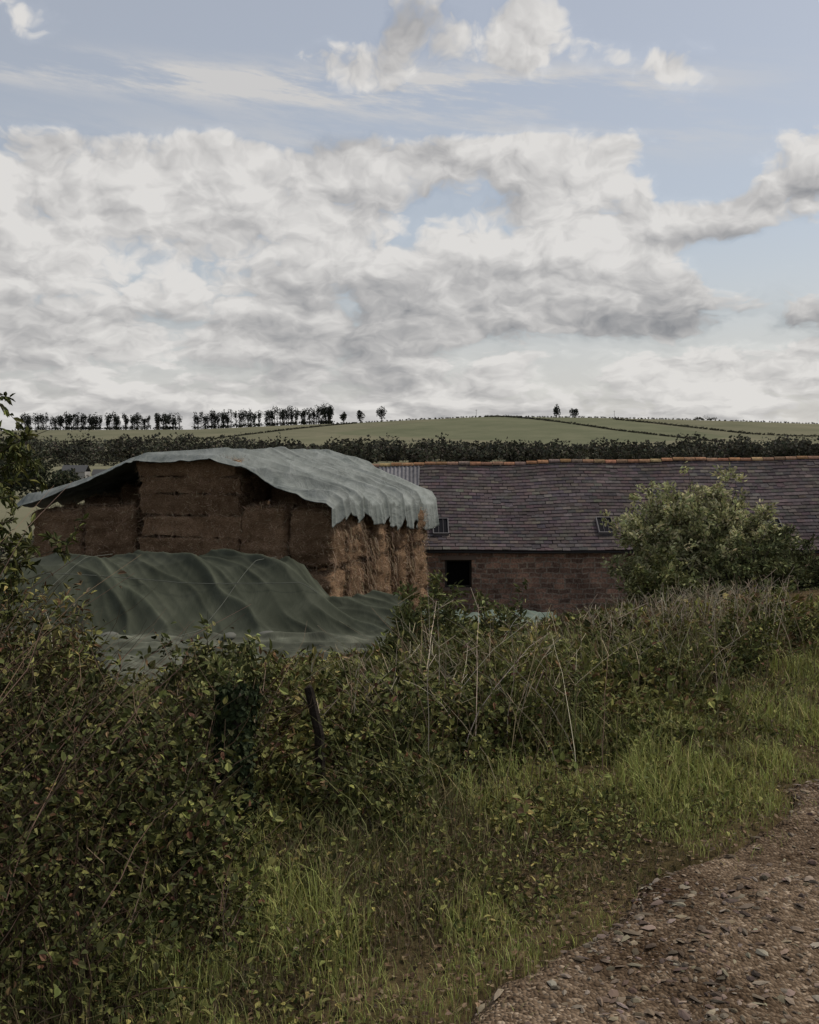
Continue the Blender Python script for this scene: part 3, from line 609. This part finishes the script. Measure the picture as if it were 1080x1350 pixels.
for (a,b_,zt,zb) in op:
    cx=(a+b_)/2;cz=(zt+zb)/2
    dk.append(rect(a,b_,zb,zt,YE+.40))
    for xx in(a+.035,b_-.035): wd.append(box((xx,YE+.22,cz),.07,.07,zt-zb,0,(.05,.045,.04)))
    for zz in(zt-.035,zb+.035): wd.append(box((cx,YE+.22,zz),b_-a-.142,.06,.07,0,(.05,.045,.04)))
    wd.append(box((cx,YE-.01,zt+.075),b_-a+.3,.08,.15,0,(.17,.13,.105)));wd.append(box((cx,YE-.02,zb-.045),b_-a+.2,.1,.08,0,(.18,.14,.115)))
wd.append(box(((XL+XR)/2,YE-.02,WT+.0),XR-XL,.09,.07,0,(.05,.04,.04)))
M_dark=attr_mat('painted_dark_interior',1,.0)
make_mesh('painted_dark_openings',[(v,f,np.full((4,3),.008)) for v,f,_ in dk],M_dark,barn)  # near-black sheets: shade of the unlit interior painted as colour
make_mesh('window_frames_and_lintels',wd,M_dry,barn)
th=np.linspace(math.pi,2*math.pi,7);A,B=np.meshgrid(np.linspace(XL,XR,40),th,indexing='ij')
v=np.stack([A,YE-.22+np.cos(B)*.06,ZE-.13+np.sin(B)*.06+.01*np.sin(A*1.1)],-1).reshape(-1,3)
make_mesh('gutter',[(v,grid_faces(40,7),np.full((len(v),3),.05))],M_dry,barn)
sk=[];gl=[]
ang=math.atan2(3.0,4.65)
for px in(581,797,1019):
    f0=.243;Yr_=YE+4.5*f0;x0=(px-540)/F*Yr_;c0=roofp(np.array(x0),np.array(f0),.06)
    def rb(dx,dv,sx_,sv,h,lst,colr,extra=0):
        cy=c0[1]+dv*math.cos(ang)-math.sin(ang)*extra;cz=c0[2]+dv*math.sin(ang)+math.cos(ang)*extra
        lst.append(box((c0[0]+dx,cy,cz),sx_,sv,h,ang,colr))
    rb(0,0,.50,.86,.06,gl,(.008,.008,.010),-.0)
    for dx in(-.27,.27): rb(dx,0,.035,.93,.12,sk,(.16,.15,.15),.01)
    for dv in(-.45,.45): rb(0,dv,.503,.035,.12,sk,(.16,.15,.15),.01)
    for dx in(-.08,.09): rb(dx,0,.014,.86,.072,sk,(.12,.11,.11),.012)
make_mesh('skylight_frames',sk,M_dry,barn)
make_mesh('skylight_glass',gl,attr_mat('dark_glass',.6,.05),barn)  # panes in one near-black colour, fairly rough
# ------------------------------------------------------------------ distant trees
def crowns(cx,cy,cz,rx,rz,n,L,pal,prob,lumps=7):
    N=len(cx);lp=rng.normal(size=(N,lumps,3));lp=nrm(lp)*(.55*rng.random((N,lumps,1))**.5+.15)
    li=rng.integers(0,lumps,(N,n));q=nrm(rng.normal(size=(N,n,3)))*(.25+.22*rng.random((N,n,1)))
    q=q+np.take_along_axis(lp,li[...,None].repeat(3,-1),1)
    sh=np.take_along_axis(.7+.6*rng.random((N,lumps)),li,1)*(.7+.6*rng.random((N,1)))
    P=np.stack([cx[:,None]+q[...,0]*rx[:,None]*1.25,cy[:,None]+q[...,1]*rx[:,None]*1.25,cz[:,None]+q[...,2]*rz[:,None]*1.25],-1).reshape(-1,3)
    M_=len(P);d=rng.normal(size=(M_,3));nv=rng.normal(size=(M_,3));nv[:,2]+=.8
    l=np.repeat(L*np.ones(N),n)*(.6+.8*rng.random(M_))
    return leaves(P,d,nv,l,l*.8,pick(pal,M_,prob,.12)*sh.reshape(-1,1))
FD=[(.070,.070,.052),(.085,.084,.060),(.10,.096,.068),(.08,.07,.056)]
def trunks(x,y,z,h,r,lean=.03):
    n=len(x);P=np.zeros((n,4,3));t=np.linspace(0,1,4)
    P[...,0]=x[:,None]+(rng.normal(size=n)*lean*h)[:,None]*t;P[...,1]=y[:,None];P[...,2]=z[:,None]-.5+(h[:,None]+.5)*t
    return tubes(P,r[:,None]*(1-.6*t)[None],pick([(.05,.042,.035)],n),5)
N=850;x=-240+620*rng.random(N);y=422+88*rng.random(N);z=gz(x,y);h=(4.6+5*rng.random(N)**1.5)*(.6+.8*fbm(x*.03,x*0,5,2))
h=h*np.where(x<20,1.3,.98)
make_mesh('distant_woodland',[crowns(x,y,z+h*.42,h*.66,h*.5,170,1.15,FD,[.4,.3,.15,.15]),trunks(x,y,z,h*.6,h*.02)],M_far)
def hedge_line(pts,step,h0,h1,n,L,name):
    pts=np.array(pts,float);seg=np.hypot(*np.diff(pts,axis=0).T);cum=np.r_[0,np.cumsum(seg)];s=np.arange(0,cum[-1],step);s=s+rng.normal(size=len(s))*step*.3
    x=np.interp(s,cum,pts[:,0]);y=np.interp(s,cum,pts[:,1]);h=h0+(h1-h0)*rng.random(len(s))**1.5;z=gz(x,y)
    make_mesh(name,[crowns(x,y,z+h*.45,h*.9,h*.5,n,L,FD,[.4,.3,.15,.15])],M_far)
hedge_line([(-250,395),(-180,385),(-60,400)],2.6,2.5,5,120,.6,'field_hedge')
hedge_line([(60,900),(130,720),(175,640)],1.6,.7,1.4,40,.6,'field_hedge')
hedge_line([(150,830),(210,700),(330,650)],1.6,.7,1.5,40,.6,'field_hedge')
hedge_line([(-300,660),(-120,700),(-40,860)],1.8,.6,1.2,40,.6,'field_hedge')
hedge_line([(-60,893),(60,898),(160,898),(340,893)],2.2,.5,1.3,30,.6,'field_hedge')
hedge_line([(-120,230),(-70,215),(-40,240)],2.2,1.2,2.4,90,.4,'field_hedge')
hedge_line([(-26,60),(-19,75),(-16,100),(-30,150)],1.2,.9,1.6,160,.22,'field_hedge')
pxs=[]
for a,b_,k in((24,60,14),(60,110,20),(110,168,26),(170,240,28),(255,278,7),(276,320,19),(323,346,9),(348,382,15),(380,393,6),(396,441,26)):
    pxs+=list(a+(b_-a)*rng.random(k))
pxs=np.array(pxs);x=(pxs-540)/F*895;y=888+14*rng.random(len(x));z=gz(x,y);h=(10+5.5*rng.random(len(x)));h=h*(.9+.15*sstep(x,-200,-60))
par=[trunks(x,y,z,h*.85,h*.016+.08)]
par.append(crowns(x,y,z+h*.70,h*(.13+.1*rng.random(len(x))),h*.30,130,.8,[(.03,.034,.028),(.045,.047,.038)],[.6,.4],6));par.append(crowns(x,y,z+h*.40,h*.12,h*.18,35,.7,[(.03,.034,.028)],[1],3))
k=(pxs<440)&(rng.random(len(pxs))<.8);par.append(crowns(x[k],y[k],z[k]+1.3,np.full(k.sum(),3.),.8+1.6*rng.random(k.sum()),70,.8,[(.04,.044,.033)],[1]))
make_mesh('pine_row',par,M_far)
for px,h,sp in((453,9,.28),(475,10,.25),(503,12.5,.36),(734,10.,.25),(757,7.5,.42)):
    x=np.array([(px-540)/F*893]);y=np.array([893.]);z=gz(x,y);H_=np.array([float(h)])
    make_mesh('pine_tree',[trunks(x,y,z,H_*.9,H_*.02+.06),crowns(x,y,z+H_*.55,H_*sp,H_*.42,520,.85,[(.03,.034,.028),(.05,.052,.04)],[.6,.4],9)],M_far)
hedge_line([(224,893),(240,893)],2.2,2,4,60,.6,'distant_bushes')
for (x0,y0,H_,R_) in((-52.,158.,6.0,3.9),(-47.5,157.,3.6,2.3),(-57.,163,5.,3.)):
    x=np.array([x0]);y=np.array([y0]);z=gz(x,y)
    make_mesh('field_tree',[trunks(x,y,z,np.array([H_*.7]),np.array([.22])),crowns(x,y,z+H_*.55,np.array([R_]),np.array([H_*.48]),2600,.36,[(.04,.045,.03),(.055,.06,.037),(.08,.08,.048)],[.5,.35,.15],16)],M_far)
e=empty('distant_farmhouse');bx=(100-540)/F*240;bz=float(gz(bx,240))
make_mesh('farmhouse_walls',[box((bx,240,bz+1.0),5,4,2.4,0,(.3,.29,.27)),box((bx+5.5,241,bz+.7),4,3,1.8,0,(.22,.2,.19))],M_dry,e)
rf=[]
for cx,cy,w,dp,zt,rh in((bx,240,5.3,4.4,bz+2.2,1.4),(bx+5.5,241,4.2,3.3,bz+1.6,1.1)):
    rf.append((np.array([[cx-w/2,cy-dp/2,zt],[cx+w/2,cy-dp/2,zt],[cx+w/2,cy,zt+rh],[cx-w/2,cy,zt+rh],[cx-w/2,cy+dp/2,zt],[cx+w/2,cy+dp/2,zt]]),np.array([[0,1,2,3],[3,2,5,4]]),np.full((6,3),.09)))
make_mesh('farmhouse_roof',rf,M_dry,e)
for px in(628,810):
    x=(px-540)/F*894;z=float(gz(x,894));make_mesh('utility_pole',[tubes(np.array([[[x,894,z-.5],[x,894,z+3],[x,894,z+6]]]),np.array([[.16,.14,.12]]),np.array([[.1,.09,.08]]),5),box((x,894,z+5.4),1.6,.15,.15,0,(.1,.09,.08))],M_dry)
# ------------------------------------------------------------------ world
SUN_EL=math.radians(48);SUN_AZ=math.radians(62)
w=bpy.data.worlds.new('World');sc.world=w;w.use_nodes=True;nt=w.node_tree
for n in list(nt.nodes): nt.nodes.remove(n)
wo=nt.nodes.new('ShaderNodeOutputWorld')
class S_:
    def __init__(s,k): s.k=k
    def __add__(a,b): return Mt('ADD',a,b)
    def __radd__(a,b): return Mt('ADD',b,a)
    def __sub__(a,b): return Mt('SUBTRACT',a,b)
    def __rsub__(a,b): return Mt('SUBTRACT',b,a)
    def __mul__(a,b): return Mt('MULTIPLY',a,b)
    def __rmul__(a,b): return Mt('MULTIPLY',b,a)
    def __truediv__(a,b): return Mt('DIVIDE',a,b)
def Mt(op,*a,clamp=False):
    n=nt.nodes.new('ShaderNodeMath');n.operation=op;n.use_clamp=clamp
    for i,v in enumerate(a):
        if isinstance(v,S_): nt.links.new(v.k,n.inputs[i])
        else: n.inputs[i].default_value=float(v)
    return S_(n.outputs[0])
def sm(v,a,b):
    n=nt.nodes.new('ShaderNodeMapRange');n.interpolation_type='SMOOTHSTEP'
    nt.links.new(v.k,n.inputs[0]);n.inputs[1].default_value=a;n.inputs[2].default_value=b;return S_(n.outputs[0])
def comb(x,y):
    n=nt.nodes.new('ShaderNodeCombineXYZ')
    for i,v in enumerate((x,y)):
        if isinstance(v,S_): nt.links.new(v.k,n.inputs[i])
        else: n.inputs[i].default_value=v
    return n.outputs[0]
def nz(x,y,seed,scale,det=8,ro=.55,dist=0.,col=False):
    n=nt.nodes.new('ShaderNodeTexNoise');n.noise_dimensions='2D';n.inputs['Scale'].default_value=scale;n.inputs['Detail'].default_value=det;n.inputs['Roughness'].default_value=ro;n.inputs['Distortion'].default_value=dist
    nt.links.new(comb(x+seed,y+seed*.37),n.inputs['Vector']);return S_(n.outputs['Fac'])
def vo(x,y,scale,det,ro=.5):
    n=nt.nodes.new('ShaderNodeTexVoronoi');n.voronoi_dimensions='2D';n.feature='F1';n.inputs['Scale'].default_value=scale;n.inputs['Detail'].default_value=det;n.inputs['Roughness'].default_value=ro;n.inputs['Lacunarity'].default_value=2.3
    nt.links.new(comb(x,y),n.inputs['Vector']);return S_(n.outputs['Distance'])
tcn=nt.nodes.new('ShaderNodeTexCoord');sx=nt.nodes.new('ShaderNodeSeparateXYZ');nt.links.new(tcn.outputs['Generated'],sx.inputs[0])
dx,dy,dz=[S_(sx.outputs[i]) for i in range(3)]
U=Mt('ARCTAN2',dx,dy);hyp=Mt('SQRT',dx*dx+dy*dy)
V0=Mt('MAXIMUM',dz/Mt('MAXIMUM',hyp,.001),0.0)
UVv=comb(U,V0)
def gs(L):
    acc=None
    for px,py,rx,ry,amp in L:
        u=math.atan((px-540)/F);v=(600-py)/F*math.cos(u)
        n=nt.nodes.new('ShaderNodeVectorMath');n.operation='MULTIPLY_ADD';nt.links.new(UVv,n.inputs[0])
        n.inputs[1].default_value=(F/rx,F/ry,0);n.inputs[2].default_value=(-u*F/rx,-v*F/ry,0)
        d_=nt.nodes.new('ShaderNodeVectorMath');d_.operation='DOT_PRODUCT';nt.links.new(n.outputs[0],d_.inputs[0]);nt.links.new(n.outputs[0],d_.inputs[1])
        p_=Mt('POWER',.3679,S_(d_.outputs['Value']))
        acc=Mt('MULTIPLY_ADD',p_,amp,0.0 if acc is None else acc)
    return acc
COV=[(430,90,125,60,1.4),(570,35,130,65,1.15),(720,60,90,75,1.15),(895,88,90,46,1.5),(15,10,80,60,1.3),(1070,215,85,75,1.25),(935,290,85,38,1.5),(960,400,150,48,1.05),
     (905,205,70,60,-.6),(1020,342,120,18,-.7),(330,560,500,26,.45),(620,215,230,40,.35),(150,240,200,50,.35)]
covm=gs(COV)
band=sm(V0,.306,.262)*1.68*(1.0-sm(U,.18,.27)*sm(V0,.07,.14)*.75)
Wc=Mt('LOGARITHM',V0+.12,math.e)*.42
wx=nz(U,Wc,9.1,16,3,.55);wy=nz(U,Wc,5.3,16,3,.55)
Ux=U+(wx-.5)*.045;Wx=Wc+(wy-.5)*.045
n0=nz(U,Wc,4.3,4.5,2,.5)
nA=nz(Ux,Wx,.3,8,7,.56)
nB=nz(Ux+.010,Wx+.022,.3,8,4,.56)
vA=vo(Ux,Wx*1.15,15,3);vB=vo(Ux+.007,(Wx+.014)*1.15,15,3)
dA=(nA-.5)*2.4+(n0-.5)*.9+(.42-vA)*.85+band-.62+covm
cov=sm(dA,-.12,.62)
rel=(nA-nB)*1.7+(vB-vA)*.55
n2=nz(U,Wc*1.3,7.7,4.5,4,.5)
GREY=[(590,268,90,20,.36),(575,215,32,30,.18),(100,425,210,32,.36),(480,425,190,36,.26),(60,340,90,30,.08),(930,312,75,16,.34),(1075,245,60,26,.36),(960,428,150,16,.42),(900,395,70,25,.18),
      (550,320,260,36,-.10),(250,240,300,40,-.12),(500,525,500,16,-.06)]
shade=.80+rel*1.0+(n2-.5)*.95-gs(GREY)+(.6-cov)*.15
shade=Mt('ADD',shade,0.0,clamp=True)
ci=nz(U*1.0,V0*6.0+U*.8,3.1,5,6,.65);cim=gs([(250,105,400,22,.85),(620,125,260,30,.8),(600,190,500,30,.3)])
cir=sm(ci,.38,.68)*cim
veil=Mt('MAXIMUM',cov*.97,Mt('MINIMUM',cir+.44+sm(V0,.20,.03)*.40,.92))
thin=1.0-cov
cr_=nt.nodes.new('ShaderNodeValToRGB');e_=cr_.color_ramp.elements
e_[0].position=0;e_[0].color=(.28,.285,.30,1);e_[1].position=1;e_[1].color=(.80,.78,.755,1)
m_=e_.new(.5);m_.color=(.52,.51,.505,1)
sh2=shade*cov+thin*.78
nt.links.new(sh2.k,cr_.inputs[0])
sky=nt.nodes.new('ShaderNodeTexSky');sky.sky_type='NISHITA';sky.sun_disc=False;sky.sun_elevation=SUN_EL;sky.sun_rotation=SUN_AZ;sky.dust_density=1.5;sky.ozone_density=1.0
b1=nt.nodes.new('ShaderNodeBackground');b1.inputs[1].default_value=.10;nt.links.new(sky.outputs[0],b1.inputs[0])
b2=nt.nodes.new('ShaderNodeBackground');b2.inputs[1].default_value=.92;nt.links.new(cr_.outputs[0],b2.inputs[0])
mx=nt.nodes.new('ShaderNodeMixShader');nt.links.new(veil.k,mx.inputs[0]);nt.links.new(b1.outputs[0],mx.inputs[1]);nt.links.new(b2.outputs[0],mx.inputs[2]);nt.links.new(mx.outputs[0],wo.inputs['Surface'])
sl_=bpy.data.lights.new('sun','SUN');sl_.energy=2.4;sl_.angle=math.radians(10);sl_.color=(1,.93,.82);so_=bpy.data.objects.new('sun',sl_);sc.collection.objects.link(so_)
dv=Vector((math.sin(SUN_AZ)*math.cos(SUN_EL),math.cos(SUN_AZ)*math.cos(SUN_EL),math.sin(SUN_EL)))
so_.rotation_euler=dv.to_track_quat('Z','Y').to_euler()
cam=bpy.data.cameras.new('camera');co=bpy.data.objects.new('camera',cam);sc.collection.objects.link(co);sc.camera=co
cam.sensor_fit='VERTICAL';cam.sensor_height=24;cam.lens=24*F/1350;cam.shift_y=-75/1350;cam.clip_start=.05;cam.clip_end=6000
co.location=(0,0,EYE);co.rotation_euler=(math.radians(90),0,0)
sc.view_settings.view_transform='Standard';sc.view_settings.look='None';sc.view_settings.exposure=0
